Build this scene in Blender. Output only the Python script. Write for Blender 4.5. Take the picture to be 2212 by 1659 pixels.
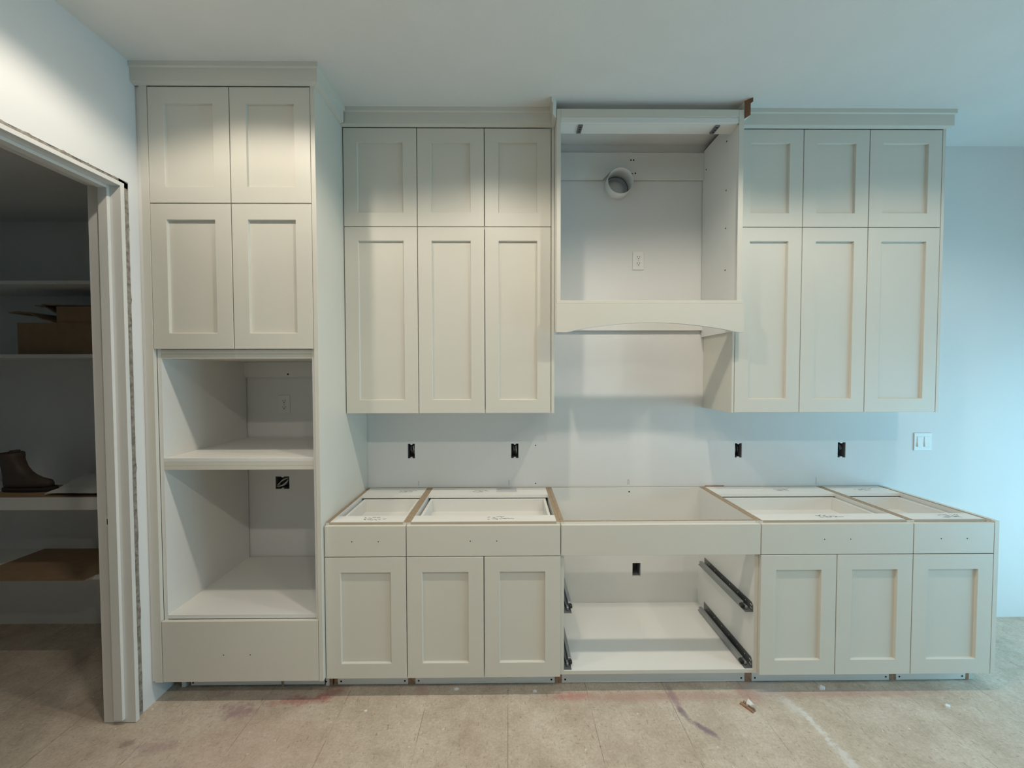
import bpy, bmesh, math, random
from mathutils import Vector, Matrix
random.seed(7)
SC = bpy.context.scene
COL = SC.collection
for o in list(bpy.data.objects):
    bpy.data.objects.remove(o)

# ------------------------------------------------------------------ camera
F_PX = 868.398
cam_d = bpy.data.cameras.new('camera')
cam = bpy.data.objects.new('camera', cam_d)
COL.objects.link(cam)
cam_d.sensor_fit = 'HORIZONTAL'
cam_d.sensor_width = 36.0
cam_d.lens = F_PX / 2212.0 * 36.0
cam_d.clip_start = 0.05
_F = Vector((0.00889526, 0.99954271, -0.02890057))
_R = Vector((0.99995845, -0.0089492, -0.0017374))
_U = Vector((0.00199524, 0.02888391, 0.99958078))
_m = Matrix((_R, _U, -_F)).transposed().to_4x4()
_m.translation = Vector((-0.04866, -2.59773, 1.63091))
cam.matrix_world = _m
SC.camera = cam

# ------------------------------------------------------------------ light
SC.view_settings.view_transform = 'Standard'
SC.view_settings.look = 'None'
SC.view_settings.gamma = 1.0
SC.view_settings.use_curve_mapping = False
SC.view_settings.exposure = 0.10
wd = bpy.data.worlds.new('world')
SC.world = wd
wd.use_nodes = True
_bg = wd.node_tree.nodes['Background']
_bg.inputs[0].default_value = (0.50, 0.74, 1.0, 1)
_bg.inputs[1].default_value = 1.0
CAN_COL = (1.0, 0.885, 0.735)
CAN_W = 40.0
# recessed ceiling lamps over the work aisle and one row behind the camera, both read from
# shadow edges in the photograph: x, y, share of power
CANS = [(-1.24, -1.23, 0.70), (-0.16, -1.23, 1.0), (0.97, -1.23, 1.0), (2.13, -1.23, 0.60),
        (-0.90, -2.85, 0.8), (0.30, -2.85, 0.8), (1.60, -2.85, 0.8)]
WIN = (-2.8, -0.40, 0.05, 1.70)          # patio window: y0, y1, z0, z1 in the right wall
RX = 4.10                                # right wall face
sky_d = bpy.data.lights.new('window_right_offscreen', 'AREA')
sky_d.shape = 'RECTANGLE'
sky_d.size = WIN[1] - WIN[0]
sky_d.size_y = WIN[3] - WIN[2]
sky_d.energy = 60
sky_d.color = (0.30, 0.76, 1.0)
sky = bpy.data.objects.new('window_right_offscreen', sky_d)
COL.objects.link(sky)
sky.location = (RX + 0.16, (WIN[0] + WIN[1]) / 2, (WIN[2] + WIN[3]) / 2)
sky.rotation_euler = Matrix(((0, 0, 1), (1, 0, 0), (0, 1, 0))).to_euler()

CEIL = 3.076
XL = -1.807

# ------------------------------------------------------------------ materials
MATS = {}
def new_mat(name):
    m = bpy.data.materials.new(name)
    m.use_nodes = True
    return m, m.node_tree.nodes, m.node_tree.links, m.node_tree.nodes['Principled BSDF']
def mat(name, col, rough=0.5, metal=0.0, var=0.03, nscale=6.0, bump=0.0, bscale=120.0, spec=0.5, col2=None, detail=4.0):
    m, N, L, b = new_mat(name)
    b.inputs['Roughness'].default_value = rough
    b.inputs['Metallic'].default_value = metal
    b.inputs['Specular IOR Level'].default_value = spec
    tc = N.new('ShaderNodeTexCoord')
    nz = N.new('ShaderNodeTexNoise')
    nz.inputs['Scale'].default_value = nscale
    nz.inputs['Detail'].default_value = detail
    L.new(tc.outputs['Object'], nz.inputs['Vector'])
    rp = N.new('ShaderNodeValToRGB')
    c2 = col2 or tuple(max(0, c * (1 - 2 * var)) for c in col)
    rp.color_ramp.elements[0].position = 0.3
    rp.color_ramp.elements[0].color = (*c2, 1)
    rp.color_ramp.elements[1].position = 0.7
    rp.color_ramp.elements[1].color = (*col, 1)
    L.new(nz.outputs['Fac'], rp.inputs['Fac'])
    L.new(rp.outputs['Color'], b.inputs['Base Color'])
    if bump:
        n2 = N.new('ShaderNodeTexNoise')
        n2.inputs['Scale'].default_value = bscale
        n2.inputs['Detail'].default_value = 3
        L.new(tc.outputs['Object'], n2.inputs['Vector'])
        bp = N.new('ShaderNodeBump')
        bp.inputs['Strength'].default_value = bump
        bp.inputs['Distance'].default_value = 0.002
        L.new(n2.outputs['Fac'], bp.inputs['Height'])
        L.new(bp.outputs['Normal'], b.inputs['Normal'])
    MATS[name] = m
    return m
mat('cabinet_paint', (0.70, 0.68, 0.61), 0.42, var=0.008, bump=0.04, bscale=260)
mat('melamine', (0.80, 0.80, 0.77), 0.45, var=0.008)
mat('wall_paint', (0.80, 0.80, 0.79), 0.65, var=0.012, nscale=2.5, bump=0.12, bscale=160)
mat('ceiling_paint', (0.78, 0.78, 0.76), 0.8, var=0.015, bump=0.35, bscale=55)
mat('edge_band', (0.46, 0.41, 0.33), 0.6, var=0.03)
mat('particle_board', (0.44, 0.335, 0.225), 0.8, col2=(0.27, 0.20, 0.135), nscale=140, bump=0.3, bscale=200)
mat('raw_mdf', (0.26, 0.15, 0.085), 0.8, col2=(0.18, 0.10, 0.055), nscale=40)
mat('raw_wood', (0.45, 0.28, 0.18), 0.8, col2=(0.25, 0.14, 0.09), nscale=60)
mat('trim_paint', (0.76, 0.75, 0.72), 0.35, var=0.01)
mat('torn_drywall', (0.40, 0.36, 0.31), 0.95, col2=(0.16, 0.135, 0.11), nscale=55, bump=0.5, bscale=90)
mat('plastic_white', (0.82, 0.82, 0.80), 0.35, var=0.005)
mat('slot_dark', (0.02, 0.02, 0.02), 0.6)
mat('box_dark', (0.03, 0.03, 0.035), 0.6, var=0.1)
mat('box_grey', (0.16, 0.16, 0.17), 0.55, var=0.1)
mat('cable_white', (0.60, 0.60, 0.58), 0.4)
mat('cable_dark', (0.10, 0.10, 0.11), 0.4)
mat('slide_steel', (0.22, 0.23, 0.235), 0.45, 0.6, var=0.05)
mat('slide_light', (0.36, 0.38, 0.39), 0.4, 0.7, var=0.05)
mat('galvanised', (0.80, 0.80, 0.78), 0.35, 0.15, var=0.04, nscale=20)
mat('cardboard', (0.34, 0.22, 0.13), 0.9, var=0.08, nscale=20)
mat('paper', (0.72, 0.70, 0.66), 0.8, var=0.04)
mat('boot_leather', (0.085, 0.06, 0.045), 0.6, var=0.15, nscale=14, bump=0.2)
mat('boot_sole', (0.03, 0.025, 0.02), 0.8)
mat('pencil', (0.09, 0.09, 0.09), 0.8)
mat('tape_mesh', (0.62, 0.64, 0.66), 0.6)
mat('lamp_trim', (0.85, 0.85, 0.83), 0.5)
mat('alu_frame', (0.75, 0.75, 0.75), 0.4)

def glass_mat():
    m, N, L, b = new_mat('window_glass')
    tr = N.new('ShaderNodeBsdfTransparent')
    gl = N.new('ShaderNodeBsdfGlossy')
    gl.inputs['Roughness'].default_value = 0.02
    mx = N.new('ShaderNodeMixShader')
    mx.inputs[0].default_value = 0.06
    L.new(tr.outputs[0], mx.inputs[1]); L.new(gl.outputs[0], mx.inputs[2])
    L.new(mx.outputs[0], N['Material Output'].inputs[0])
    MATS['window_glass'] = m
glass_mat()
def lens_mat():
    m, N, L, b = new_mat('lamp_lens')
    b.inputs['Emission Color'].default_value = (*CAN_COL, 1)
    b.inputs['Emission Strength'].default_value = 10.0
    MATS['lamp_lens'] = m
lens_mat()

def floor_mat():
    m, N, L, b = new_mat('subfloor')
    b.inputs['Roughness'].default_value = 0.75
    tc = N.new('ShaderNodeTexCoord')
    P = tc.outputs['Object']
    def noise(scale, detail=5, vec=P, rough=0.6):
        n = N.new('ShaderNodeTexNoise')
        n.inputs['Scale'].default_value = scale
        n.inputs['Detail'].default_value = detail
        n.inputs['Roughness'].default_value = rough
        L.new(vec, n.inputs['Vector'])
        return n.outputs['Fac']
    def ramp(fac, stops):
        r = N.new('ShaderNodeValToRGB')
        e = r.color_ramp.elements
        while len(e) < len(stops): e.new(0.5)
        for k, (p, c) in enumerate(stops):
            e[k].position = p; e[k].color = (*c, 1)
        L.new(fac, r.inputs['Fac'])
        return r.outputs['Color']
    def mapr(v, a, b_, c, d):
        n = N.new('ShaderNodeMapRange'); n.interpolation_type = 'SMOOTHSTEP'
        for k, x in enumerate((a, b_, c, d)): n.inputs[k + 1].default_value = x
        L.new(v, n.inputs[0]); return n.outputs[0]
    def math_(op, a, b_=None):
        n = N.new('ShaderNodeMath'); n.operation = op
        for k, x in enumerate((a, b_)):
            if x is None: continue
            if isinstance(x, (int, float)): n.inputs[k].default_value = x
            else: L.new(x, n.inputs[k])
        return n.outputs[0]
    def mix(fac, c1, c2, mode='MIX'):
        n = N.new('ShaderNodeMix'); n.data_type = 'RGBA'; n.blend_type = mode
        if isinstance(fac, (int, float)): n.inputs[0].default_value = fac
        else: L.new(fac, n.inputs[0])
        for s, c in ((6, c1), (7, c2)):
            if isinstance(c, tuple): n.inputs[s].default_value = (*c, 1)
            else: L.new(c, n.inputs[s])
        return n.outputs[2]
    base = ramp(noise(5.0, 8, rough=0.75), [(0.28, (0.50, 0.425, 0.34)), (0.5, (0.655, 0.575, 0.475)), (0.72, (0.75, 0.69, 0.60))])
    blot = ramp(noise(1.3, 3), [(0.35, (0.86, 0.80, 0.78)), (0.65, (1, 1, 1))])
    base = mix(0.7, base, blot, 'MULTIPLY')
    grain = ramp(noise(90, 3), [(0.3, (0.86, 0.85, 0.84)), (0.7, (1.05, 1.05, 1.05))])
    base = mix(1.0, base, grain, 'MULTIPLY')
    grain2 = ramp(noise(28, 6, rough=0.8), [(0.3, (0.82, 0.80, 0.78)), (0.65, (1.06, 1.06, 1.06))])
    base = mix(0.8, base, grain2, 'MULTIPLY')
    # short dark wood strands and flecks, turned different ways
    for rot, sc, th in ((0.5, (95, 26, 1), 0.64), (-0.7, (30, 105, 1), 0.645), (0.2, (70, 70, 1), 0.67), (-0.3, (150, 45, 1), 0.66), (1.1, (40, 14, 1), 0.69)):
        mp = N.new('ShaderNodeMapping')
        mp.inputs['Rotation'].default_value = (0, 0, rot)
        mp.inputs['Scale'].default_value = sc
        L.new(P, mp.inputs['Vector'])
        n = noise(1.0, 2, mp.outputs[0])
        base = mix(mapr(n, th, th + 0.06, 0.0, 0.42), base, (0.20, 0.16, 0.125))
    n = noise(38, 1)
    base = mix(mapr(n, 0.74, 0.78, 0.0, 0.7), base, (0.80, 0.78, 0.74))
    # printed fastener lines every 16 inches
    sx = N.new('ShaderNodeSeparateXYZ'); L.new(P, sx.inputs[0])
    a = math_('ADD', sx.outputs[0], 1.265 + 0.4035 * 40)
    fr = math_('MODULO', math_('DIVIDE', a, 0.4035), 1.0)
    d = math_('MINIMUM', fr, math_('SUBTRACT', 1.0, fr))
    ln = mapr(d, 0.0018, 0.0045, 1.0, 0.0)
    brk = mapr(noise(7, 3), 0.42, 0.56, 0.10, 0.75)
    base = mix(math_('MULTIPLY', ln, brk), base, (0.16, 0.13, 0.11))
    # paint and chalk stains, each with its own place and shape
    def stain(cx, cy, sx_, sy_, rot, col, amt, nsc=18, soft=0.25, brk_=1.2):
        nonlocal base
        nv = N.new('ShaderNodeTexNoise'); nv.inputs['Scale'].default_value = nsc; nv.inputs['Detail'].default_value = 4
        nv.inputs['Roughness'].default_value = 0.7
        L.new(P, nv.inputs['Vector'])
        mp = N.new('ShaderNodeMapping'); mp.vector_type = 'TEXTURE'
        mp.inputs['Location'].default_value = (cx, cy, 0)
        mp.inputs['Rotation'].default_value = (0, 0, rot)
        mp.inputs['Scale'].default_value = (sx_, sy_, 1)
        L.new(P, mp.inputs['Vector'])
        ln_ = N.new('ShaderNodeVectorMath'); ln_.operation = 'LENGTH'
        L.new(mp.outputs[0], ln_.inputs[0])
        r = math_('ADD', ln_.outputs['Value'], math_('MULTIPLY', math_('SUBTRACT', nv.outputs['Fac'], 0.5), brk_))
        base = mix(mapr(r, soft, 1.0, amt, 0.0), base, col)
    RED, PUR, PINK = (0.42, 0.13, 0.12), (0.30, 0.17, 0.22), (0.50, 0.30, 0.26)
    stain(-1.36, -0.69, 0.14, 0.07, 0.0, PUR, 0.60, 22, 0.1, 2.6)
    stain(-1.50, -0.59, 0.10, 0.04, 0.1, PUR, 0.35, 22, 0.1, 2.6)
    stain(-1.08, -0.632, 0.24, 0.040, 0.05, RED, 0.60, 22, 0.1, 2.6)
    stain(-0.95, -0.58, 0.10, 0.06, 0.3, RED, 0.45, 22, 0.1, 2.6)
    stain(-0.50, -0.58, 0.05, 0.06, 0.2, RED, 0.3)
    stain(0.26, -0.622, 0.15, 0.040, 0.0, (0.55, 0.16, 0.15), 0.55, 22, 0.1, 2.2)
    stain(0.68, -0.63, 0.65, 0.040, 0.0, PINK, 0.55)
    stain(1.70, -0.62, 0.7, 0.035, 0.0, PINK, 0.45)
    stain(1.16, -0.62, 0.07, 0.10, 0.5, RED, 0.35)
    stain(-1.60, -0.88, 0.14, 0.05, 0.2, PUR, 0.40, 22, 0.1, 2.6)
    stain(-1.73, -0.86, 0.05, 0.03, 0.0, (0.14, 0.10, 0.09), 0.5)
    stain(-1.45, -0.99, 0.12, 0.04, 0.2, PUR, 0.35, 22, 0.1, 2.6)
    stain(-1.2, -0.9, 0.55, 0.25, 0.1, PINK, 0.25, 6)
    stain(0.775, -0.64, 0.028, 0.15, 0.03, PUR, 0.50, 30)
    stain(0.785, -0.73, 0.022, 0.06, 0.3, (0.20, 0.15, 0.18), 0.65, 30)
    stain(0.845, -0.815, 0.025, 0.085, 0.78, (0.20, 0.14, 0.19), 0.75, 30)
    stain(1.335, -0.70, 0.045, 0.12, 0.36, (0.74, 0.72, 0.68), 0.65, 40, 0.1, 3.0)
    stain(1.365, -0.80, 0.022, 0.10, 0.05, (0.80, 0.79, 0.76), 0.60, 40, 0.1, 3.0)
    stain(1.375, -0.96, 0.035, 0.16, 0.05, (0.74, 0.73, 0.70), 0.75, 40, 0.1, 3.0)
    stain(1.27, -0.57, 0.16, 0.10, 0.2, (0.55, 0.54, 0.54), 0.45)
    L.new(base, b.inputs['Base Color'])
    bp = N.new('ShaderNodeBump'); bp.inputs['Strength'].default_value = 0.25; bp.inputs['Distance'].default_value = 0.002
    L.new(noise(60, 4), bp.inputs['Height']); L.new(bp.outputs['Normal'], b.inputs['Normal'])
    MATS['subfloor'] = m
floor_mat()

# ------------------------------------------------------------------ builders
class MB:
    """collects shapes in world coordinates into one mesh object"""
    def __init__(s):
        s.v = []; s.f = []; s.mi = []; s.smooth = []
    def poly(s, pts, mi=0, smooth=False):
        n = len(s.v); s.v += [tuple(p) for p in pts]
        s.f.append(tuple(range(n, n + len(pts)))); s.mi.append(mi); s.smooth.append(smooth)
    def box(s, x0, x1, y0, y1, z0, z1, mi=0, top=None, front=None):
        n = len(s.v)
        s.v += [(x0, y0, z0), (x1, y0, z0), (x1, y1, z0), (x0, y1, z0), (x0, y0, z1), (x1, y0, z1), (x1, y1, z1), (x0, y1, z1)]
        q = [(0, 3, 2, 1), (4, 5, 6, 7), (0, 1, 5, 4), (1, 2, 6, 5), (2, 3, 7, 6), (3, 0, 4, 7)]
        ms = [mi, mi if top is None else top, mi if front is None else front, mi, mi, mi]
        for a, b in zip(q, ms):
            s.f.append(tuple(n + k for k in a)); s.mi.append(b); s.smooth.append(False)
        return s
    def prism(s, poly, axis, a, b, mi=0, side=None, smooth=False):
        """poly: 2D points; axis X: (y,z), axis Y: (x,z), axis Z: (x,y)"""
        def p3(p, t):
            return (t, p[0], p[1]) if axis == 'X' else (p[0], t, p[1]) if axis == 'Y' else (p[0], p[1], t)
        n = len(s.v); k = len(poly)
        s.v += [p3(p, a) for p in poly] + [p3(p, b) for p in poly]
        s.f.append(tuple(range(n, n + k))[::-1]); s.f.append(tuple(range(n + k, n + 2 * k)))
        s.mi += [mi, mi]; s.smooth += [False, False]
        for i in range(k):
            j = (i + 1) % k
            s.f.append((n + i, n + j, n + k + j, n + k + i))
            s.mi.append(side[i] if side else mi); s.smooth.append(smooth)
        return s
    def rings(s, rings, mi=0, cap=True, smooth=True, close=False):
        n = len(s.v); k = len(rings[0])
        for r in rings: s.v += [tuple(p) for p in r]
        m = len(rings)
        for i in range(m if close else m - 1):
            i2 = (i + 1) % m
            for j in range(k):
                j2 = (j + 1) % k
                s.f.append((n + i * k + j, n + i * k + j2, n + i2 * k + j2, n + i2 * k + j)); s.mi.append(mi); s.smooth.append(smooth)
        if cap and not close:
            s.f.append(tuple(range(n, n + k))[::-1]); s.f.append(tuple(range(n + (m - 1) * k, n + m * k)))
            s.mi += [mi, mi]; s.smooth += [False, False]
        return s
    def tube(s, path, r, seg=8, mi=0):
        path = [Vector(p) for p in path]; rr = []
        for i, p in enumerate(path):
            t = (path[min(i + 1, len(path) - 1)] - path[max(i - 1, 0)]).normalized()
            up = Vector((0, 0, 1)) if abs(t.z) < 0.9 else Vector((1, 0, 0))
            a = t.cross(up).normalized(); b = t.cross(a)
            rr.append([p + a * r * math.cos(2 * math.pi * j / seg) + b * r * math.sin(2 * math.pi * j / seg) for j in range(seg)])
        return s.rings(rr, mi)
    def build(s, name, mats, parent=None, origin=None, bevel=0.0):
        me = bpy.data.meshes.new(name)
        og = Vector(origin) if origin is not None else (parent['_o'] if parent is not None else Vector((0, 0, 0)))
        og = Vector(og)
        me.from_pydata([tuple(Vector(p) - og) for p in s.v], [], s.f)
        for m in ([mats] if isinstance(mats, str) else mats): me.materials.append(MATS[m])
        for p, a, b in zip(me.polygons, s.mi, s.smooth):
            p.material_index = a; p.use_smooth = b
        bm = bmesh.new(); bm.from_mesh(me)
        bmesh.ops.recalc_face_normals(bm, faces=bm.faces)
        if bevel:
            es = [e for e in bm.edges if len(e.link_faces) == 2 and e.calc_face_angle(0) > 0.6]
            bmesh.ops.bevel(bm, geom=es, offset=bevel, segments=1, affect='EDGES', clamp_overlap=True)
        bm.to_mesh(me); bm.free()
        o = bpy.data.objects.new(name, me)
        COL.objects.link(o)
        if parent is not None:
            o.parent = parent
        else:
            o.location = og
        o['_o'] = list(og)
        return o
ORIG = {}
def thing(name, label, cat, loc, group=None, kind=None):
    o = bpy.data.objects.new(name, None)
    COL.objects.link(o)
    o.location = loc; o.empty_display_size = 0.05
    o['_o'] = list(loc)
    if kind: o['kind'] = kind
    o['label'] = label
    if cat: o['category'] = cat
    if group: o['group'] = group
    return o
def tag(o, label, cat=None, group=None, kind=None):
    o['label'] = label
    if cat: o['category'] = cat
    if group: o['group'] = group
    if kind: o['kind'] = kind
    return o
def bx(name, m, parent, x0, x1, y0, y1, z0, z1, bevel=0.0, top=None, front=None):
    mats = [m] + [q for q in (top, front) if q]
    ti = 1 if top else None
    fi = (2 if top else 1) if front else None
    return MB().box(x0, x1, y0, y1, z0, z1, 0, ti, fi).build(name, mats, parent, bevel=bevel)

# ------------------------------------------------------------------ setting
def structure(o, label):
    o['kind'] = 'structure'; o['label'] = label; return o
PXL = -3.62          # pantry left wall
FY = -7.5            # wall behind the camera
fl = MB().box(PXL - 0.1, RX + 0.12, FY - 0.12, 0.12, -0.06, 0.0).build('floor', 'subfloor', origin=(0, 0, 0))
structure(fl, 'dusty beige subfloor with thin lines and red paint stains')
ce = MB().box(-1.92, RX + 0.12, FY - 0.12, 0.12, CEIL, CEIL + 0.1).build('ceiling', 'ceiling_paint')
structure(ce, 'plain grey white textured kitchen ceiling')

# back wall with cut-outs
def cut(obj, cutters):
    mb = MB()
    for c in cutters:
        if c[0] == 'box': mb.box(*c[1:])
        else:
            _, cx, cz, r = c
            mb.prism([(cx + r * math.cos(2 * math.pi * k / 40), cz + r * math.sin(2 * math.pi * k / 40)) for k in range(40)], 'Y', -0.01, 0.2)
    co = mb.build('cutter', 'wall_paint')
    md = obj.modifiers.new('cut', 'BOOLEAN'); md.object = co; md.operation = 'DIFFERENCE'; md.solver = 'EXACT'
    dg = bpy.context.evaluated_depsgraph_get()
    me = bpy.data.meshes.new_from_object(obj.evaluated_get(dg))
    obj.modifiers.clear()
    old = obj.data; obj.data = me
    bpy.data.objects.remove(co); bpy.data.meshes.remove(old)
BOXES = [(-0.679, 1.122, 0.046, 0.095, 'tall'), (-0.008, 1.121, 0.048, 0.095, 'n'), (1.452, 1.119, 0.046, 0.095, 'r'), (2.131, 1.120, 0.052, 0.100, 'r')]
COIL = (-1.514, 0.919, 0.090, 0.082)
DUCT = (0.648, 2.815, 0.080)
wb = MB().box(PXL - 0.1, RX + 0.12, 0.0, 0.12, 0.0, CEIL + 0.1).build('wall_back', 'wall_paint')
cutters = [('box', x - w / 2, x + w / 2, -0.01, 0.08, z - h / 2, z + h / 2) for x, z, w, h, _ in BOXES]
cutters.append(('box', COIL[0] - COIL[2] / 2, COIL[0] + COIL[2] / 2, -0.01, 0.08, COIL[1] - COIL[3] / 2, COIL[1] + COIL[3] / 2))
cutters.append(('box', 0.760, 0.814, -0.01, 0.08, 0.295, 0.384))
cutters.append(('cyl', DUCT[0], DUCT[1], DUCT[2] + 0.003))
cut(wb, cutters)
structure(wb, 'white painted drywall behind the cabinets with cut-outs')

# left wall with the pantry doorway
DY0, DY1, DZ = -1.44, -0.696, 2.509
wl = MB().prism([(0, 0), (0, CEIL), (FY, CEIL), (FY, 0), (DY0, 0), (DY0, DZ), (DY1, DZ), (DY1, 0)], 'X', -1.92, XL).build('wall_left', 'wall_paint')
structure(wl, 'white painted wall with the pantry doorway')
# torn drywall rim around the jamb
rng = random.Random(3)
def ragged(a0, a1, inner, outer, horizontal):
    mb = MB(); n = 70; top = []; bot = []
    for k in range(n + 1):
        t = a0 + (a1 - a0) * k / n
        j = outer + rng.uniform(-0.003, 0.003) + 0.004 * math.sin(k * 0.6) * rng.random()
        top.append((t, j)); bot.append((t, inner))
    for k in range(n):
        qa = [bot[k], bot[k + 1], top[k + 1], top[k]]
        x = XL + 0.0012
        pts = [(x, q[0], q[1]) if horizontal else (x, q[1], q[0]) for q in qa]
        back = [(XL - 0.01, p[1], p[2]) for p in pts]
        mb.poly(pts)
        mb.poly([pts[3], pts[2], back[2], back[3]])
    return mb
r1 = ragged(0.0, 2.51, -0.742, -0.699, False).build('torn_edge', 'torn_drywall', wl)
r2 = ragged(-1.42, -0.698, 2.478, 2.507, True).build('torn_edge', 'torn_drywall', wl)

# door frame of the pantry
JF = -0.755          # jamb face
JH = 2.470           # head jamb underside
d1 = thing('door_1', 'white door frame without door between kitchen and dark pantry', None, (-1.85, -1.2, 0), kind='structure')
JX0, JX1 = -1.935, -1.786
bx('jamb', 'trim_paint', d1, JX0, JX1, JF, JF + 0.018, 0.003, JH + 0.018, 0.001)
bx('jamb', 'trim_paint', d1, JX0, JX1, -1.420, -1.402, 0.003, JH + 0.018, 0.001)
bx('head_jamb', 'trim_paint', d1, JX0, JX1, -1.402, JF, JH, JH + 0.018, 0.001)
SX0, SX1 = -1.877, -1.834
st = bx('door_stop', 'trim_paint', d1, SX0, SX1, JF - 0.014, JF, 0.022, JH, 0.002)
bx('door_stop', 'trim_paint', d1, SX0, SX1, -1.402, -1.388, 0.022, JH, 0.002)
bx('head_stop', 'trim_paint', d1, SX0, SX1, -1.388, JF - 0.014, JH - 0.014, JH, 0.002)
bx('strike_hole', 'slot_dark', d1, -1.892, -1.879, JF - 0.0015, JF + 0.004, 0.936, 0.962)
bx('strike_mark', 'plastic_white', d1, -1.899, -1.8775, JF - 0.001, JF + 0.004, 0.925, 0.975)

# pantry shell
w = MB().box(PXL - 0.1, PXL, -2.7, 0.0, 0.0, 2.69).build('wall_pantry_left', 'wall_paint'); structure(w, 'side wall of the dark pantry')
w = MB().box(PXL - 0.1, -1.92, -2.8, -2.7, 0.0, 2.69).build('wall_pantry_front', 'wall_paint'); structure(w, 'near wall of the dark pantry')
w = MB().box(PXL - 0.1, -1.92, -2.8, 0.0, 2.59, 2.69).build('ceiling_pantry', 'ceiling_paint'); structure(w, 'low ceiling of the dark pantry')

# right wall with patio window, wall behind the camera
y0, y1, z0, z1 = WIN
wr = MB()
wr.box(RX, RX + 0.12, FY, y0, 0, CEIL); wr.box(RX, RX + 0.12, y1, 0.0, 0, CEIL)
wr.box(RX, RX + 0.12, y0, y1, z1, CEIL); wr.box(RX, RX + 0.12, y0, y1, 0, z0)
structure(wr.build('wall_right', 'wall_paint'), 'white wall with the wide patio window')
w = MB().box(-1.92, RX + 0.12, FY - 0.12, FY, 0, CEIL).build('wall_front', 'wall_paint'); structure(w, 'white wall opposite the cabinets')
wn = thing('window_1', 'wide patio window in the right wall', None, (RX + 0.06, (y0 + y1) / 2, z0), kind='structure')
fx0, fx1 = RX + 0.03, RX + 0.09
bx('frame', 'alu_frame', wn, fx0, fx1, y0, y1, z0, z0 + 0.05)
bx('frame', 'alu_frame', wn, fx0, fx1, y0, y1, z1 - 0.05, z1)
for yy in (y0, (y0 + y1) / 2 - 0.03, y1 - 0.06):
    bx('frame', 'alu_frame', wn, fx0, fx1, yy, yy + 0.06, z0 + 0.05, z1 - 0.05)
for a, b in ((y0 + 0.06, (y0 + y1) / 2 - 0.03), ((y0 + y1) / 2 + 0.03, y1 - 0.06)):
    bx('pane', 'window_glass', wn, RX + 0.058, RX + 0.062, a, b, z0 + 0.05, z1 - 0.05)

# recessed ceiling lights
for n_can, (x, y, share) in enumerate(CANS, 1):
    t = thing('recessed_light', 'round white recessed ceiling light set flush in the ceiling', 'ceiling light', (x, y, CEIL), 'recessed ceiling lights')
    def ring(r, z): return [(x + r * math.cos(2 * math.pi * k / 32), y + r * math.sin(2 * math.pi * k / 32), z) for k in range(32)]
    MB().rings([ring(0.092, CEIL), ring(0.092, CEIL - 0.004), ring(0.088, CEIL - 0.006), ring(0.072, CEIL - 0.006), ring(0.070, CEIL)], cap=False).build('trim_ring', 'lamp_trim', t)
    MB().rings([ring(0.070, CEIL - 0.001), ring(0.070, CEIL - 0.002)]).build('lens_%d_offscreen' % n_can, 'lamp_lens', t)
    ld = bpy.data.lights.new('bulb_%d_offscreen' % n_can, 'SPOT')
    ld.energy = CAN_W * share; ld.color = CAN_COL
    ld.spot_size = math.radians(141); ld.spot_blend = 0.40
    ld.shadow_soft_size = 0.035
    lo = bpy.data.objects.new('bulb_%d_offscreen' % n_can, ld); COL.objects.link(lo); lo.parent = t
    lo.location = (0, 0, -0.012)

# ------------------------------------------------------------------ cabinets
G = 0.0020     # half gap between fronts
TH = 0.019
def shaker(parent, x0, x1, z0, z1, yf, rail=0.076, depth=0.0125, name='door'):
    """shaker door: frame mesh with a bevelled opening and a recessed panel under it; yf = front face"""
    x0 += G; x1 -= G; z0 += G; z1 -= G
    a, b, c, d = x0 + rail, x1 - rail, z0 + rail, z1 - rail
    yb = yf + TH
    mb = MB()
    O = [(x0, z0), (x1, z0), (x1, z1), (x0, z1)]
    I = [(a, c), (b, c), (b, d), (a, d)]
    e = 0.0012
    def ringp(pts, y): return [(p[0], y, p[1]) for p in pts]
    def inset(pts, t):
        return [(pts[0][0] + t, pts[0][1] + t), (pts[1][0] - t, pts[1][1] + t), (pts[2][0] - t, pts[2][1] - t), (pts[3][0] + t, pts[3][1] - t)]
    seq = [ringp(O, yb), ringp(O, yf + e), ringp(inset(O, e), yf), ringp(inset(I, -e), yf), ringp(I, yf + e), ringp(inset(I, 0.002), yf + depth), ringp(inset(I, 0.002), yb)]
    mb.rings(seq, cap=False, smooth=False, close=True)
    dr = mb.build(name, 'cabinet_paint', parent)
    bx('panel', 'cabinet_paint', dr, a + 0.001, b - 0.001, yf + depth, yb - 0.001, c + 0.001, d - 0.001)
    return dr
def slab(parent, x0, x1, z0, z1, yf, name='drawer_front'):
    return bx(name, 'cabinet_paint', parent, x0 + G, x1 - G, yf, yf + TH, z0 + G, z1 - G, 0.0015)
def screw_hole(parent, x, y, z, r=0.003, axis='Y', name='screw_hole'):
    mb = MB()
    def ringy(t):
        if axis == 'Y': return [(x + r * math.cos(2 * math.pi * k / 10), y + t, z + r * math.sin(2 * math.pi * k / 10)) for k in range(10)]
        return [(x + t, y + r * math.cos(2 * math.pi * k / 10), z + r * math.sin(2 * math.pi * k / 10)) for k in range(10)]
    mb.rings([ringy(-0.0006), ringy(0.002)])
    return mb.build(name, 'slot_dark', parent)
def open_box(x0, x1, y0, y1, z0, z1, t=0.018):
    """cabinet body open to the front (y0), one closed skin"""
    mb = MB()
    O = [(x0, z0), (x1, z0), (x1, z1), (x0, z1)]
    I = [(x0 + t, z0 + t), (x1 - t, z0 + t), (x1 - t, z1 - t), (x0 + t, z1 - t)]
    r = lambda p, y: [(q[0], y, q[1]) for q in p]
    mb.rings([r(O, y1), r(O, y0), r(I, y0), r(I, y1 - 0.01)], smooth=False)
    return mb

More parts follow.
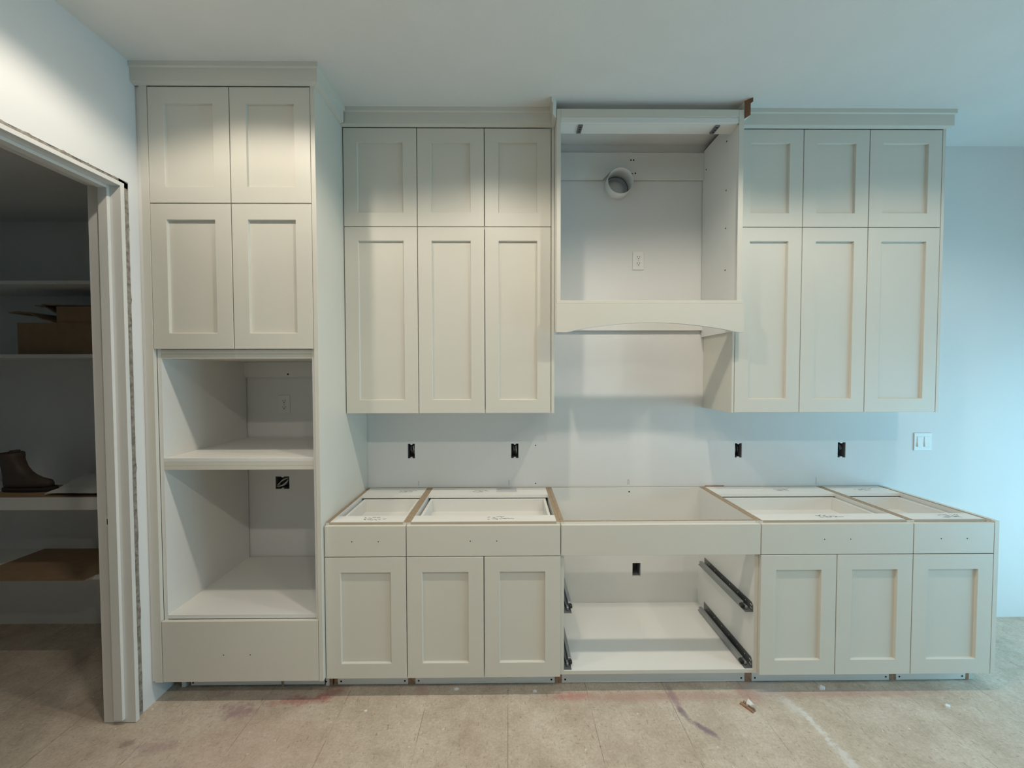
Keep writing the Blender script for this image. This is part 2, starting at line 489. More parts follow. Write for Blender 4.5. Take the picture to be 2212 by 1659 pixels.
# vertical levels
TT, TM, TL, TD, TB = 2.980, 2.4363, 1.744, 0.4175, 0.111
UT, UM, UB = 2.9805, 2.4405, 1.400
BT, BM, BB, BOX = 0.876, 0.7185, 0.1034, 0.884
YT, YU, YB = -0.652, -0.337, -0.629
YK = -0.538
T = [-1.749, -1.365, -0.9836]

# ---- tall oven cabinet
tc = thing('tall_cabinet', 'full-height oven cabinet with two open niches between doors and drawer', 'cabinet', (-1.37, -0.32, 0))
yb = YT + TH            # carcass front
cx0, cx1 = T[0] + 0.001, T[2] - 0.001
bx('filler_strip', 'cabinet_paint', tc, -1.786, T[0] - 0.001, YT, yb, TB, TT + 0.008, 0.001)
bx('gap_cover_strip', 'wall_paint', tc, XL + 0.0005, -1.7865, YT + 0.009, yb, TB, TT + 0.008)  # added strip in wall colour, covers the shaded gap beside the filler
for a, b in ((cx0, cx0 + 0.018), (cx1 - 0.018, cx1)):
    MB().prism([(yb, TB), (yb, TT + 0.02), (-0.007, TT + 0.02), (-0.007, 0.0), (YK - 0.002, 0.0), (YK - 0.002, TB)], 'X', a, b).build('side_panel', 'melamine', tc)
bx('end_panel', 'cabinet_paint', tc, T[2], -0.9623, YT, -0.002, TB, TT + 0.008, 0.001)
MB().prism([(YK, 0), (YK, TB), (-0.002, TB), (-0.002, 0)], 'X', T[2], -0.968).build('end_panel_foot', 'raw_wood', tc)
ix0, ix1 = cx0 + 0.018, cx1 - 0.018
bx('rail', 'cabinet_paint', tc, ix0, ix1, yb, -0.002, 1.700, 1.722, 0.001)
bx('rail', 'cabinet_paint', tc, ix0, ix1, yb, -0.002, 1.7225, 1.744, 0.001)
bx('top_panel', 'melamine', tc, ix0, ix1, yb, -0.002, TT, TT + 0.018)
bx('shelf_panel', 'melamine', tc, ix0, ix1, yb, -0.002, 2.42, 2.438)
bx('back_panel', 'melamine', tc, ix0, ix1, -0.014, -0.002, 1.745, TT - 0.001)
for k, (a, b) in enumerate(((1.157, 1.176), (1.1765, 1.196), (1.1965, 1.215))):
    bx('niche_shelf', 'cabinet_paint' if k < 2 else 'melamine', tc, ix0, ix1, yb, -0.008, a, b, 0.0008)
bx('niche_floor', 'melamine', tc, ix0, ix1, yb, -0.008, 0.418, 0.436)
bx('nailer', 'melamine', tc, ix0, ix1, -0.026, -0.008, 1.602, 1.699)
screw_hole(tc, -1.451, -0.026, 1.622, 0.006)
for a, b in ((T[0], T[1]), (T[1], T[2])):
    shaker(tc, a, b, TM, TT, YT)
    shaker(tc, a, b, TL, TM, YT)
dr = slab(tc, T[0], T[2], TB, TD, YT, 'drawer')
for x in (-1.449, -1.319): screw_hole(dr, x, YT, 0.247, 0.0028)
bx('drawer_box', 'melamine', dr, ix0 + 0.012, ix1 - 0.012, yb, -0.10, 0.16, 0.36)
bx('toe_board', 'melamine', tc, -1.700, -1.010, YK - 0.002, YK + 0.016, 0.008, 0.100)
bx('toe_cleat', 'particle_board', tc, -1.232, -1.220, YK - 0.005, YK - 0.002, 0.0, 0.10)
for x in (-1.690, -1.002): screw_hole(tc, x, YK - 0.002, 0.022, 0.005)

# ---- upper cabinets
def upper(label, x0, x1, doors, side_l=None, side_r=None):
    t = thing('upper_cabinet', label, 'cabinet', ((x0 + x1) / 2, -0.16, UB), 'upper cabinets with stacked shaker doors')
    yb = YU + TH
    open_box(x0 + 0.0006, x1 - 0.0006, yb, -0.001, UB + 0.001, UT + 0.006).build('body', 'cabinet_paint', t)
    bx('shelf_panel', 'melamine', t, x0 + 0.0195, x1 - 0.0195, yb, -0.012, UM - 0.009, UM + 0.009)
    for a, b in zip(doors[:-1], doors[1:]):
        shaker(t, a, b, UM, UT, YU)
        shaker(t, a, b, UB, UM, YU)
    for s in (side_l, side_r):
        if s: bx('side_strip', 'cabinet_paint', t, s[0], s[1], YU, -0.001, UB, UT + 0.008, 0.001)
    return t
U = [-0.9593, -0.5529, -0.1798, 0.1912]
V = [1.2276, 1.5997, 1.9708, 2.3795]
upper('single-door-wide upper cabinet standing against the tall oven cabinet', U[0], U[1], U[:2])
upper('double-door upper cabinet between the hood and the single-door upper cabinet', U[1], U[3], U[1:], side_r=(0.1925, 0.2094))
upper('double-door upper cabinet fixed beside the hood on the daylight side', V[0], V[2], V[:3], side_l=(1.2135, 1.2265))
upper('single-door-wide upper cabinet at the free end above the light switch', V[2], V[3], V[2:], side_r=(2.3805, 2.3976))

# ---- range hood housing
hx0, hx1, hy = 0.2110, 1.2125, -0.420
hd = thing('hood_cabinet', 'open hood housing with arched valance between the upper cabinets', 'hood', (0.71, -0.2, 1.847))
for a, b in ((hx0, hx0 + 0.018), (hx1 - 0.018, hx1)):
    sp = bx('side_panel', 'melamine', hd, a, b, hy, -0.006, 1.856, 3.030, front=None)
for a in (hx0, hx1 - 0.008):
    bx('top_cleat', 'raw_mdf', hd, a, a + 0.008, hy + 0.02, -0.002, 3.0302, 3.048)
bx('face_stile', 'cabinet_paint', hd, hx0, hx0 + 0.022, hy - 0.004, hy, 1.999, 3.030, 0.001)
bx('face_stile', 'cabinet_paint', hd, hx1 - 0.027, hx1, hy - 0.004, hy, 1.999, 3.030, 0.001)
bx('top_rail', 'cabinet_paint', hd, hx0 + 0.0225, hx1 - 0.0275, hy - 0.004, hy + 0.014, 2.990, 3.030, 0.001)
bx('top_rail', 'melamine', hd, hx0 + 0.0225, hx1 - 0.0275, hy - 0.002, hy + 0.014, 2.960, 2.9895, 0.001)
bx('stretcher', 'melamine', hd, hx0 + 0.0185, hx1 - 0.0185, hy + 0.0145, -0.321, 2.960, 2.978, 0.0005)
hsx0, hsx1 = hx0 + 0.0185, hx1 - 0.0185
nz0, nz1 = 2.853, 3.016
MB().prism([(hsx0, nz0), (0.552, nz0), (0.585, 2.884), (0.606, 2.902), (0.690, 2.902), (0.712, 2.882), (0.748, nz0), (hsx1, nz0), (hsx1, nz1), (hsx0, nz1)], 'Y', -0.025, -0.006).build('nailer', 'melamine', hd)
for x, z in ((0.728, 2.970), (0.745, 2.970), (0.735, 2.885), (0.757, 2.888)): screw_hole(hd, x, -0.025, z, 0.005)
bx('lower_nailer', 'melamine', hd, hsx0, hsx1, -0.025, -0.006, 1.898, 1.985)
for z in (2.940, 2.665, 2.451, 2.214): screw_hole(hd, hsx1, -0.287, z, 0.0045, 'X')
screw_hole(hd, hsx1, -0.05, 2.90, 0.0045, 'X')
arch = [(hx0 - 0.002, 1.847)]
ax0, ax1 = 0.285, 1.160
arch.append((0.262, 1.8455))
for k in range(25):
    t = k / 24
    arch.append((ax0 + (ax1 - ax0) * t, 1.850 + 0.047 * math.sin(math.pi * t) ** 0.85))
arch += [(1.180, 1.847), (hx1 + 0.006, 1.845), (hx1 + 0.006, 1.999), (hx0 - 0.002, 1.999)]
MB().prism(arch, 'Y', hy - 0.020, hy).build('valance', 'cabinet_paint', hd)
bx('bottom_rail', 'cabinet_paint', hd, hx0 - 0.001, hx1, hy - 0.016, hy, 1.9995, 2.016, 0.0015)
for cx in (0.342, 1.082):
    hp = bx('door_clip', 'slide_steel', hd, cx - 0.012, cx + 0.012, -0.405, -0.334, 2.952, 2.960, 0.001)
    for yy in (-0.393, -0.372, -0.352): bx('clip_slot', 'slot_dark', hp, cx - 0.006, cx + 0.006, yy - 0.005, yy + 0.005, 2.9512, 2.953)

# ---- crown mouldings
CP = [(0.0, 2.982), (0.021, 2.990), (0.021, 3.050), (0.029, 3.054), (0.029, CEIL), (0.0, CEIL)]
def crown(name, label, path, end_mat=None, group='crown mouldings above the cabinets'):
    """path: list of (x, y, nx, ny): profile offset direction (mitre vectors) at each path point"""
    mb = MB()
    rings = [[(x + p * nx, y + p * ny, z) for p, z in CP] for x, y, nx, ny in path]
    mb.rings(rings, smooth=False)
    n = len(mb.f)
    mats = ['cabinet_paint']
    if end_mat is not None:
        mats.append('raw_mdf'); mb.mi[n - 2 + end_mat] = 1
    o = mb.build(name, mats, origin=((path[0][0] + path[-1][0]) / 2, path[0][1], CEIL))
    return tag(o, label, 'moulding', group)
crown('crown_moulding', 'long crown moulding across the front of the tall oven cabinet',
      [(XL + 0.001, YT, 0, -1), (-0.9623, YT, 1, -1)])
crown('crown_moulding', 'short side crown moulding returning from tall oven cabinet to upper cabinets',
      [(-0.9618, YT, 1, -1), (-0.9618, YU - 0.030, 1, 0)])
crown('crown_moulding', 'crown moulding above the upper cabinets between tall cabinet and hood',
      [(-0.9613, YU, 0, -1), (hx0 - 0.002, YU, -1, -1)])
crown('crown_moulding', 'short painted crown return on the tall-cabinet side of the hood',
      [(hx0 - 0.0015, YU, -1, -1), (hx0 - 0.0015, hy - 0.002, -1, -1)])
crown('crown_moulding', 'short crown return with raw brown mitred end on the daylight side of hood',
      [(hx1 + 0.0015, hy - 0.002, 1, -1), (hx1 + 0.0015, YU, 1, -1)], end_mat=0)
crown('crown_moulding', 'crown moulding above the upper cabinets from hood to the free end',
      [(hx1 + 0.002, YU, 1, -1), (2.3976, YU, 1, -1)])
crown('crown_moulding', 'short side crown moulding returning to the wall at the free cabinet end',
      [(2.3981, YU, 1, -1), (2.3981, -0.001, 1, 0)])

# ---- base cabinets
def scribble(parent, x, y, z, w, seed, name='pencil_mark'):
    r = random.Random(seed); mb = MB()
    for row in range(2):
        px = x; yy = y - row * 0.022
        for k in range(r.randint(4, 6)):
            a = (px + r.uniform(0, 0.01), yy + r.uniform(-0.006, 0.006)); b = (a[0] + r.uniform(0.010, 0.034), a[1] + r.uniform(-0.010, 0.010))
            d = Vector((b[0] - a[0], b[1] - a[1])); n = Vector((-d.y, d.x)).normalized() * 0.0021
            mb.poly([(a[0] - n.x, a[1] - n.y, z), (b[0] - n.x, b[1] - n.y, z), (b[0] + n.x, b[1] + n.y, z), (a[0] + n.x, a[1] + n.y, z)])
            px += w / 5
    o = mb.build(name, 'pencil', parent)
    return o
def base(label, x0, x1, doors, seed, drawer=True, marks=()):
    t = thing('base_cabinet', label, 'cabinet', ((x0 + x1) / 2, -0.31, 0), 'base cabinets without countertop')
    yb = YB + TH
    a, b = x0 + 0.0006, x1 - 0.0006
    s = 0.0185
    for p, q in ((a, a + s), (b - s, b)):
        MB().prism([(yb, BB), (yb, BOX), (-0.001, BOX), (-0.001, 0.001), (YK, 0.001), (YK, BB)], 'X', p, q, 0,
                   side=[2, 1, 0, 0, 3, 0]).build('side_panel', ['melamine', 'particle_board', 'cabinet_paint', 'raw_wood'], t)
    i0, i1 = a + s, b - s
    bx('bottom_panel', 'melamine', t, i0, i1, yb, -0.013, 0.104, 0.122, front='cabinet_paint')
    bp = MB().box(i0, i1, -0.012, -0.001, 0.104, BOX, 0, 1).build('back_panel', ['melamine', 'particle_board'], t)
    bx('toe_board', 'melamine', t, i0, i1, YK, YK + 0.016, 0.004, 0.1035)
    for x in (i0 + 0.017, i1 - 0.017): screw_hole(t, x, YK, 0.021, 0.005)
    if drawer:
        bx('front_edge', 'edge_band', t, i0, i1, yb, yb + 0.009, 0.866, BOX)
        fs = bx('stretcher', 'melamine', t, i0, i1, yb + 0.009, -0.516, 0.866, BOX)
        rs = bx('stretcher', 'melamine', t, i0, i1, -0.165, -0.012, 0.866, BOX)
        for fx, row in marks:
            mx = i0 + (i1 - i0) * fx
            if row == 0: scribble(fs, mx, -0.545, BOX + 0.0004, 0.10, seed)
            else: scribble(rs, mx, -0.075, BOX + 0.0004, 0.09, seed + 5)
        d = slab(t, x0, x1, BM, BT, YB, 'drawer')
        cx = (x0 + x1) / 2
        for x in (cx - 0.0655, cx + 0.0655): screw_hole(d, x, YB, 0.796, 0.0028)
        p, q = i0 + 0.014, i1 - 0.014
        yk = -0.163
        bx('drawer_side', 'melamine', d, p, p + 0.015, yb + 0.001, yk, 0.762, 0.861, 0.001)
        bx('drawer_side', 'melamine', d, q - 0.015, q, yb + 0.001, yk, 0.762, 0.861, 0.001)
        bx('drawer_back', 'melamine', d, p + 0.015, q - 0.015, yk - 0.015, yk, 0.762, 0.861, 0.001)
        bx('drawer_bottom', 'melamine', d, p + 0.015, q - 0.015, yb + 0.001, yk - 0.015, 0.778, 0.787)
        for u, v in zip(doors[:-1], doors[1:]): shaker(t, u, v, BB, BM, YB)
    return t
B = [-0.9605, -0.5566, -0.1721, 0.2097, 1.2096, 1.5931, 1.9769, 2.3845]
base('narrow base cabinet with one drawer and door beside the tall cabinet', B[0], B[1], B[:2], 1, marks=((0.40, 0), (0.55, 1)))
base('wide two-door base cabinet between narrow cabinet and open cooktop cabinet', B[1], B[3], B[1:4], 2, marks=((0.52, 0), (0.36, 1)))
cc = base('open cooktop base cabinet with bare drawer slides and no doors', B[3], B[4], [], 3, drawer=False)
base('wide two-door base cabinet next to the open cooktop cabinet, daylight side', B[4], B[6], B[4:7], 4, marks=((0.43, 0), (0.55, 1)))
ec = base('narrow base cabinet with finished end panel at the free end', B[6], B[7], B[6:8], 5, marks=((0.5, 0), (0.42, 1)))
MB().prism([(YB, BB), (YB, BOX), (-0.001, BOX), (-0.001, 0.001), (YK + 0.004, 0.001), (YK + 0.004, BB)], 'X', B[7] + 0.0005, 2.4075).build('end_panel', 'cabinet_paint', ec)
# cooktop cabinet parts
yb = YB + TH
slab(cc, B[3], B[4], BM, BT, YB, 'false_front')
MB().box(B[3] + 0.0195, B[4] - 0.0195, yb, yb + 0.016, BM + 0.01, BOX, 0, 1).build('front_rail', ['melamine', 'particle_board'], cc)
cut(next(o for o in cc.children if o.name.startswith('back_panel')), [('box', 0.760, 0.814, -0.1, 0.1, 0.295, 0.384)])
screw_hole(cc, 0.735, -0.012, 0.854, 0.005)
def slide(side, zb, h):
    sx = B[3] + 0.0193 if side < 0 else B[4] - 0.0193
    X = lambda d: sx - side * d
    def b2(name, m, par, d0, d1, y0, y1, z0, z1, bev=0.0):
        xs = sorted((X(d0), X(d1)))
        return bx(name, m, par, xs[0], xs[1], y0, y1, z0, z1, bev)
    y0, y1 = -0.604, -0.100
    mb = MB()
    # L-shaped cabinet rail with a clipped front corner
    xs = sorted((X(0.0), X(0.0022)))
    mb.prism([(y0, zb), (y0, zb + h * 0.75), (y0 + 0.012, zb + h), (y1, zb + h), (y1, zb)], 'X', xs[0], xs[1])
    o = mb.build('drawer_slide', 'slide_steel', cc)
    xs = sorted((X(0.0022), X(0.040)))
    MB().prism([(xs[0], y0), (xs[1], y0), (xs[1], y1), (xs[0], y1)], 'Z', zb, zb + 0.002).build('base_flange', 'slide_steel', o)
    # inner runner: inverted U
    ru = b2('runner', 'slide_light', o, 0.026, 0.044, -0.565, y1 - 0.02, zb + 0.004, zb + 0.034, 0.002)
    b2('runner_lip', 'slide_steel', o, 0.014, 0.0255, -0.555, y1 - 0.03, zb + 0.010, zb + 0.016)
    b2('clip', 'slot_dark', o, 0.030, 0.047, -0.580, -0.560, zb + 0.010, zb + 0.024, 0.002)
    b2('latch', 'slide_light', o, 0.016, 0.0275, -0.585, -0.560, zb + 0.004, zb + 0.020, 0.002)
    for yy in (-0.595, -0.585, -0.54, -0.47, -0.39, -0.31, -0.23, -0.16):
        for zz in ((0.3, 0.7) if yy < -0.58 else (0.6,)):
            xs = sorted((X(0.0021), X(0.0028)))
            MB().box(xs[0], xs[1], yy - 0.0025, yy + 0.0025, zb + h * zz - 0.0025, zb + h * zz + 0.0025).build('rivet_hole', 'plastic_white', o)
for s in (-1, 1):
    slide(s, 0.414, 0.045)
    slide(s, 0.1225, 0.052)

# ------------------------------------------------------------------ wall services
def outlet(label, x, z, y=0.0):
    t = thing('wall_outlet', label, 'outlet', (x, y, z))
    bx('cover_plate', 'plastic_white', t, x - 0.0365, x + 0.0365, y - 0.006, y, z - 0.0585, z + 0.0585, 0.002)
    for dz in (0.020, -0.020):
        mb = MB()
        pts = []
        for k in range(24):
            a = 2 * math.pi * k / 24
            pts.append((x + 0.0172 * math.cos(a), z + dz + max(-0.0135, min(0.0135, 0.0172 * math.sin(a)))))
        mb.prism(pts, 'Y', y - 0.0085, y - 0.006)
        r = mb.build('receptacle', 'plastic_white', t)
        for dx in (-0.0065, 0.0065):
            bx('slot', 'slot_dark', r, x + dx - 0.0013, x + dx + 0.0013, y - 0.0089, y - 0.0080, z + dz - 0.001, z + dz + 0.008)
        screw_hole(r, x, y - 0.0085, z + dz - 0.0075, 0.0032, name='ground_hole')
    screw_hole(t, x, y - 0.006, z, 0.002, name='screw')
    return t
outlet('white duplex outlet on the wall inside the hood housing', 0.7865, 2.3455)
outlet('white duplex outlet at the back of the upper oven niche', -1.490, 1.4275)
sw = thing('light_switch', 'white double rocker light switch plate beside the free cabinet end', 'switch', (2.661, 0, 1.173))
sx, sz = 2.661, 1.173
bx('cover_plate', 'plastic_white', sw, sx - 0.058, sx + 0.058, -0.006, 0.0, sz - 0.058, sz + 0.058, 0.002)
for dx in (-0.023, 0.023):
    bx('rocker_frame', 'plastic_white', sw, sx + dx - 0.0175, sx + dx + 0.0175, -0.008, -0.006, sz - 0.034, sz + 0.034, 0.001)
    MB().prism([(-0.008, sz - 0.032), (-0.013, sz - 0.032), (-0.009, sz), (-0.0085, sz + 0.032), (-0.008, sz + 0.032)], 'X', sx + dx - 0.0155, sx + dx + 0.0155).build('rocker', 'plastic_white', sw)

LBL = ['electrical box with cables in the backsplash next to the tall cabinet',
       'electrical box with bent cables below the double-door upper cabinet, hood side',
       'electrical box in the backsplash just past the hood on the switch side',
       'electrical box in the backsplash below the free-end upper cabinet']
def ebox(label, x, z, w, h, group=None):
    t = thing('electrical_box', label, 'junction box', (x, 0.0, z), group)
    mb = MB()
    O = [(x - w / 2, z - h / 2), (x + w / 2, z - h / 2), (x + w / 2, z + h / 2), (x - w / 2, z + h / 2)]
    e = 0.0025
    I = [(x - w / 2 + e, z - h / 2 + e), (x + w / 2 - e, z - h / 2 + e), (x + w / 2 - e, z + h / 2 - e), (x - w / 2 + e, z + h / 2 - e)]
    r = lambda p, y: [(q[0], y, q[1]) for q in p]
    mb.rings([r(O, 0.078), r(O, 0.004), r(I, 0.004), r(I, 0.074)], smooth=False)
    mb.build('box_shell', 'box_grey', t)
    # mounting ears that pinch the opening
    for s in (-1, 1):
        cz = z + s * (h / 2 - 0.007)
        MB().prism([(x - 0.010, z + s * h / 2), (x + 0.010, z + s * h / 2), (x + 0.004, cz), (x - 0.004, cz)], 'Y', 0.003, 0.012).build('screw_ear', 'plastic_white', t)
    return t
for k, ((x, z, w, h, kind), lb) in enumerate(zip(BOXES, LBL)):
    t = ebox(lb, x, z, w, h, 'backsplash electrical boxes')
    r = random.Random(20 + k)
    nw = 2 if kind == 'r' else 3
    for j in range(nw):
        xa = x - w * 0.28 + w * 0.56 * (j + 0.5) / nw
        m = 'cable_white' if (j == nw - 1 and kind != 'r') else 'cable_dark'
        MB().tube([(xa, 0.06, z - h * 0.35), (xa + r.uniform(-.005, .005), 0.03, z - h * 0.15), (xa + r.uniform(-.008, .008), 0.014, z + h * 0.05), (xa + r.uniform(-.006, .006), 0.02, z + h * 0.28), (xa, 0.06, z + h * 0.38)], 0.0038, 7).build('cable', m, t)
x, z, w, h = COIL
t = ebox('square electrical box with looped pale cable in the lower oven niche', x, z, w, h)
for j in range(3):
    pts = []
    for k in range(13):
        a = 2 * math.pi * k / 12 * 0.85 + 0.4 + j * 0.3
        u, v = 0.046 * math.cos(a) * (1 - 0.14 * j), 0.013 * math.sin(a) * (1 + 0.25 * j)
        pts.append((x + 0.80 * u - 0.45 * v, 0.006 + 0.006 * j + 0.004 * math.sin(a), z + 0.56 * u + 0.8 * v))
    MB().tube(pts, 0.0028, 7).build('cable', 'cable_white', t)
t = thing('floor_box', 'dark rectangular cut-out box at the back of the cooktop cabinet', 'junction box', (0.787, 0.0, 0.34))
mb = MB(); r = lambda e, y: [(0.760 + e, y, 0.295 + e), (0.814 - e, y, 0.295 + e), (0.814 - e, y, 0.384 - e), (0.760 + e, y, 0.384 - e)]
mb.rings([r(0, 0.079), r(0, 0.002), r(0.003, 0.002), r(0.003, 0.075)], smooth=False); mb.build('box_shell', 'box_grey', t)
t.name = 'electrical_box'

# exhaust duct in the hood
dx, dz, drad = DUCT
dt = thing('exhaust_duct', 'round pale exhaust duct stub coming through the wall inside hood', 'duct', (dx, 0, dz))
def cring(rad, y, ox=0, oz=0): return [(dx + ox + rad * math.cos(2 * math.pi * k / 40), y, dz + oz + rad * math.sin(2 * math.pi * k / 40)) for k in range(40)]
MB().rings([cring(drad, 0.118), cring(drad, -0.085), cring(drad - 0.0015, -0.085), cring(drad - 0.0015, 0.118)], cap=False, close=True).build('pipe', 'galvanised', dt)
MB().rings([cring(drad - 0.0016, 0.030), cring(drad - 0.006, 0.028), cring(drad - 0.006, 0.034), cring(drad - 0.0016, 0.036)], cap=False, close=True).build('seam_ring', 'slide_steel', dt)
MB().rings([cring(drad - 0.0018, 0.066), cring(drad - 0.0018, 0.070)]).build('light_stop_disc', 'galvanised', dt)  # added disc: stops outside light leaking in, set forward to brighten the pipe
MB().rings([cring(drad - 0.024, 0.052), cring(drad - 0.022, 0.066)]).build('damper_plate', 'galvanised', dt)
MB().rings([cring(drad + 0.0035, -0.001), cring(drad + 0.0035, -0.006), cring(drad + 0.0005, -0.010), cring(drad + 0.0005, -0.001)], cap=False, close=True).build('sealant_ring', 'wall_paint', dt)

# screw holes left in the drywall
for x, z in ((0.127, 1.157), (0.127, 0.908)): screw_hole(wb, x, 0.0, z, 0.004)

# pencil ticks left by the installers along the top of the base cabinets
for x, h in ((-0.634, 0.030), (-0.047, 0.034), (0.729, 0.036), (0.737, 0.036), (1.966, 0.045)):
    bx('pencil_mark', 'box_grey', wb, x - 0.0009, x + 0.0009, -0.0004, 0.0005, BOX + 0.012, BOX + 0.012 + h)

# ------------------------------------------------------------------ pantry
def pshelf(label, z0, z1, yf=-0.35):
    o = MB().box(PXL + 0.001, -1.922, yf, -0.001, z0, z1).build('pantry_shelf', 'melamine', origin=(-2.7, -0.17, z0), bevel=0.001)
    return tag(o, label, 'shelf', 'pantry shelves')
pshelf('empty top shelf in the dark pantry', 2.120, 2.140)
pshelf('pantry shelf carrying the cardboard box', 1.716, 1.736)
S4 = pshelf('thick-edged pantry shelf with boot and papers', 0.866, 0.937)
pshelf('lowest pantry shelf under the cardboard sheet', 0.470, 0.496)
# cardboard sheet
sh = MB().prism([(-3.03, -0.02), (-2.36, -0.02), (-2.375, -0.412), (-3.04, -0.41)], 'Z', 0.497, 0.504).build('cardboard_sheet', 'cardboard', origin=(-2.7, -0.2, 0.497))
tag(sh, 'flat brown cardboard sheet overhanging the lowest pantry shelf', 'cardboard')
# open cardboard box with flaps
bt = thing('cardboard_box', 'open cardboard box with bent flaps on pantry shelf', 'box', (-2.55, -0.18, 1.736))
b0, b1, c0, c1, zb0, zb1 = -2.815, -2.20, -0.30, -0.03, 1.7365, 1.915
mb = MB(); r = lambda e, z: [(b0 + e, c0 + e, z), (b1 - e, c0 + e, z), (b1 - e, c1 - e, z), (b0 + e, c1 - e, z)]
mb.rings([r(0, zb0), r(0, zb1), r(0.004, zb1), r(0.004, zb0 + 0.004)], smooth=False); mb.build('box_body', 'cardboard', bt)
def sheet(name, prof, ya, yb_, th=0.004):
    mb = MB(); poly = [(x, z) for x, z in prof] + [(x, z + th) for x, z in prof[::-1]]
    mb.prism(poly, 'Y', ya, yb_); return mb.build(name, 'cardboard', bt)
sheet('flap', [(-2.86, 1.968), (-2.80, 1.975), (-2.74, 1.965), (-2.68, 1.935), (-2.62, 1.918)], c0, c0 + 0.16, 0.006)
sheet('flap', [(-2.735, 2.012), (-2.69, 2.012), (-2.63, 1.975), (-2.59, 1.950), (-2.54, 1.918)], c0 + 0.02, c1 - 0.03, 0.006)
sheet('flap', [(-2.70, 2.018), (-2.50, 2.012), (-2.25, 2.008)], c0 + 0.02, c1, 0.006)
bx('insert', 'cardboard', bt, -2.60, -2.21, c0 + 0.006, c1 - 0.01, zb0 + 0.01, 2.007)
# boot
bo = thing('boot', 'dark brown leather work boot on pantry shelf', 'boot', (-2.85, -0.2, 0.9385))
bxo, byo, bzo = -2.722, -0.215, 0.9385
def bring(z, xa, xb, hw, n=28, pw=0.8):
    cx, hl = (xa + xb) / 2, (xb - xa) / 2
    out = []
    for k in range(n):
        a = 2 * math.pi * k / n
        c_, s_ = math.cos(a), math.sin(a)
        out.append((bxo + cx + hl * math.copysign(abs(c_) ** pw, c_), byo + hw * math.copysign(abs(s_) ** pw, s_), bzo + z))
    return out
MB().rings([bring(0.0, -0.300, -0.004, 0.044), bring(0.004, -0.304, 0.0, 0.047), bring(0.020, -0.304, 0.0, 0.047), bring(0.024, -0.300, -0.006, 0.044)]).build('sole', 'boot_sole', bo)
MB().rings([bring(0.024, -0.296, -0.022, 0.041), bring(0.045, -0.298, -0.024, 0.043), bring(0.060, -0.299, -0.034, 0.042), bring(0.072, -0.299, -0.085, 0.040), bring(0.090, -0.298, -0.125, 0.039),
            bring(0.110, -0.297, -0.155, 0.040), bring(0.140, -0.298, -0.182, 0.042), bring(0.175, -0.302, -0.200, 0.045), bring(0.210, -0.306, -0.208, 0.047), bring(0.222, -0.306, -0.210, 0.046),
            bring(0.220, -0.298, -0.218, 0.040), bring(0.12, -0.288, -0.18, 0.034)]).build('upper', 'boot_leather', bo)
MB().rings([bring(0.196, -0.309, -0.203, 0.0485), bring(0.222, -0.310, -0.206, 0.0490), bring(0.226, -0.304, -0.212, 0.0460), bring(0.205, -0.300, -0.210, 0.044)], cap=False).build('collar', 'boot_leather', bo)
MB().box(bxo - 0.250, bxo - 0.222, byo - 0.018, byo + 0.018, bzo + 0.215, bzo + 0.240).build('pull_tab', 'boot_leather', bo, bevel=0.002)
# papers
def crumple(label, x0, x1, y0, y1, z, seed, amp):
    r = random.Random(seed); nx, ny = 14, 8; mb = MB()
    g = []
    for j in range(ny + 1):
        row = []
        for i in range(nx + 1):
            u, v = i / nx, j / ny
            zz = z + amp * (0.35 + 0.8 * abs(math.sin(3.1 * u + 2.0 * v)) + 0.35 * r.random()) * (0.3 + v)
            row.append((x0 + (x1 - x0) * u + (0.05 * (1 - v) if i == 0 else 0), y0 + (y1 - y0) * v + 0.012 * math.sin(9 * u), zz))
        g.append(row)
    for j in range(ny):
        for i in range(nx):
            mb.poly([g[j][i], g[j][i + 1], g[j + 1][i + 1], g[j + 1][i]])
            mb.poly([(p[0], p[1], p[2] - 0.001) for p in (g[j][i], g[j + 1][i], g[j + 1][i + 1], g[j][i + 1])])
    o = mb.build('paper_sheet', 'paper', origin=((x0 + x1) / 2, (y0 + y1) / 2, z))
    return tag(o, label, 'paper')
crumple('crumpled white paper lying on pantry shelf beside the boot', -2.70, -2.20, -0.335, -0.06, 0.945, 4, 0.035)
p2 = MB().prism([(-3.05, -0.346), (-2.15, -0.346), (-2.15, -0.08), (-3.0, -0.10)], 'Z', 0.9372, 0.9384).build('paper_sheet', 'cardboard', origin=(-2.7, -0.2, 0.938))
tag(p2, 'flat brown packing paper under the boot on pantry shelf', 'paper')

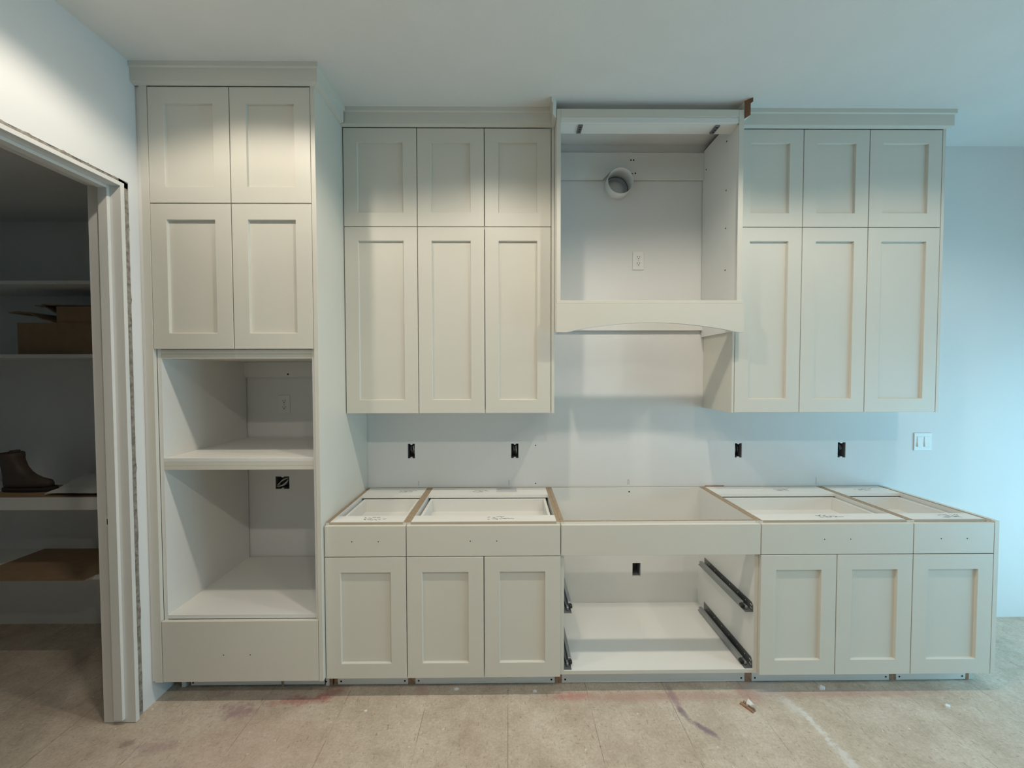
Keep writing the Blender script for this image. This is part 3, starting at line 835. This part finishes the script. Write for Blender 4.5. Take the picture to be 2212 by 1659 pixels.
# ------------------------------------------------------------------ scraps on the floor
def chip(name, label, pts, h, m, group=None):
    cx = sum(p[0] for p in pts) / len(pts); cy = sum(p[1] for p in pts) / len(pts)
    mb = MB(); n = len(pts)
    mb.rings([[(x, y, 0.0) for x, y in pts], [(x + 0.1 * (cx - x), y + 0.1 * (cy - y), h * (0.7 + 0.5 * (k % 2))) for k, (x, y) in enumerate(pts)]], smooth=False)
    return tag(mb.build(name, m, origin=(cx, cy, 0)), label, 'debris', group)
chip('wood_splinter', 'reddish brown wood splinter on the floor by the drywall chip', [(1.083, -0.678), (1.093, -0.670), (1.128, -0.728), (1.117, -0.735)], 0.008, 'raw_wood')
chip('wood_splinter', 'pale thin wood splinter lying along the darker splinter', [(1.100, -0.672), (1.107, -0.669), (1.140, -0.722), (1.132, -0.727)], 0.012, 'particle_board')
chip('drywall_chip', 'white drywall chip leaning on the wood splinters', [(1.108, -0.690), (1.128, -0.672), (1.144, -0.690), (1.140, -0.716), (1.122, -0.705)], 0.020, 'wall_paint')
for (x, y, s), lb in zip(((2.085, -0.704, 0.020), (-0.322, -0.572, 0.016), (0.083, -0.590, 0.014), (1.560, -0.585, 0.026), (2.66, -0.60, 0.014), (-0.74, -0.70, 0.010), (1.76, -1.02, 0.012)),
                        ('white chip on open floor before the free-end base cabinet', 'white chip in the shadow before the wide base cabinet', 'small white chip near the open cooktop cabinet toe board',
                         'flat white sliver at the toe board past the cooktop cabinet', 'small chip on the bright floor past the free end', 'tiny white chip before the narrow base cabinet', 'small white chip on a floor line')):
    r = random.Random(int((x + 5) * 1000))
    pts = [(x + s * r.uniform(0.6, 1.1) * math.cos(a), y + s * 0.55 * r.uniform(0.6, 1.1) * math.sin(a)) for a in (0.2, 1.3, 2.6, 3.9, 5.1)]
    chip('drywall_chip', lb, pts, s * 0.35, 'wall_paint', 'white chips on the floor')
# scrap of mesh joint tape left on the back stretcher
tp = MB()
for k in range(11):
    xx = -0.125 + 0.0125 * k
    tp.box(xx, xx + 0.003, -0.105, -0.014, BOX + 0.0003, BOX + 0.0012)
for k in range(8):
    yy = -0.104 + 0.0125 * k
    tp.box(-0.125, 0.003, yy, yy + 0.003, BOX + 0.0008, BOX + 0.0016)
tag(tp.build('joint_tape', 'tape_mesh', origin=(-0.06, -0.06, BOX)), 'scrap of white mesh joint tape on the wide base cabinet by the wall', 'tape')
# shim driven in behind the base cabinets
sm = MB().prism([(1.235, -0.012), (1.235, -0.001), (1.36, -0.001), (1.30, -0.012)], 'Z', BOX + 0.0002, BOX + 0.006).build('wood_shim', 'raw_wood', origin=(1.3, -0.006, BOX))
tag(sm, 'thin reddish wood shim at the wall behind the base cabinets', 'shim')

for o in bpy.data.objects:
    if '_o' in o: del o['_o']
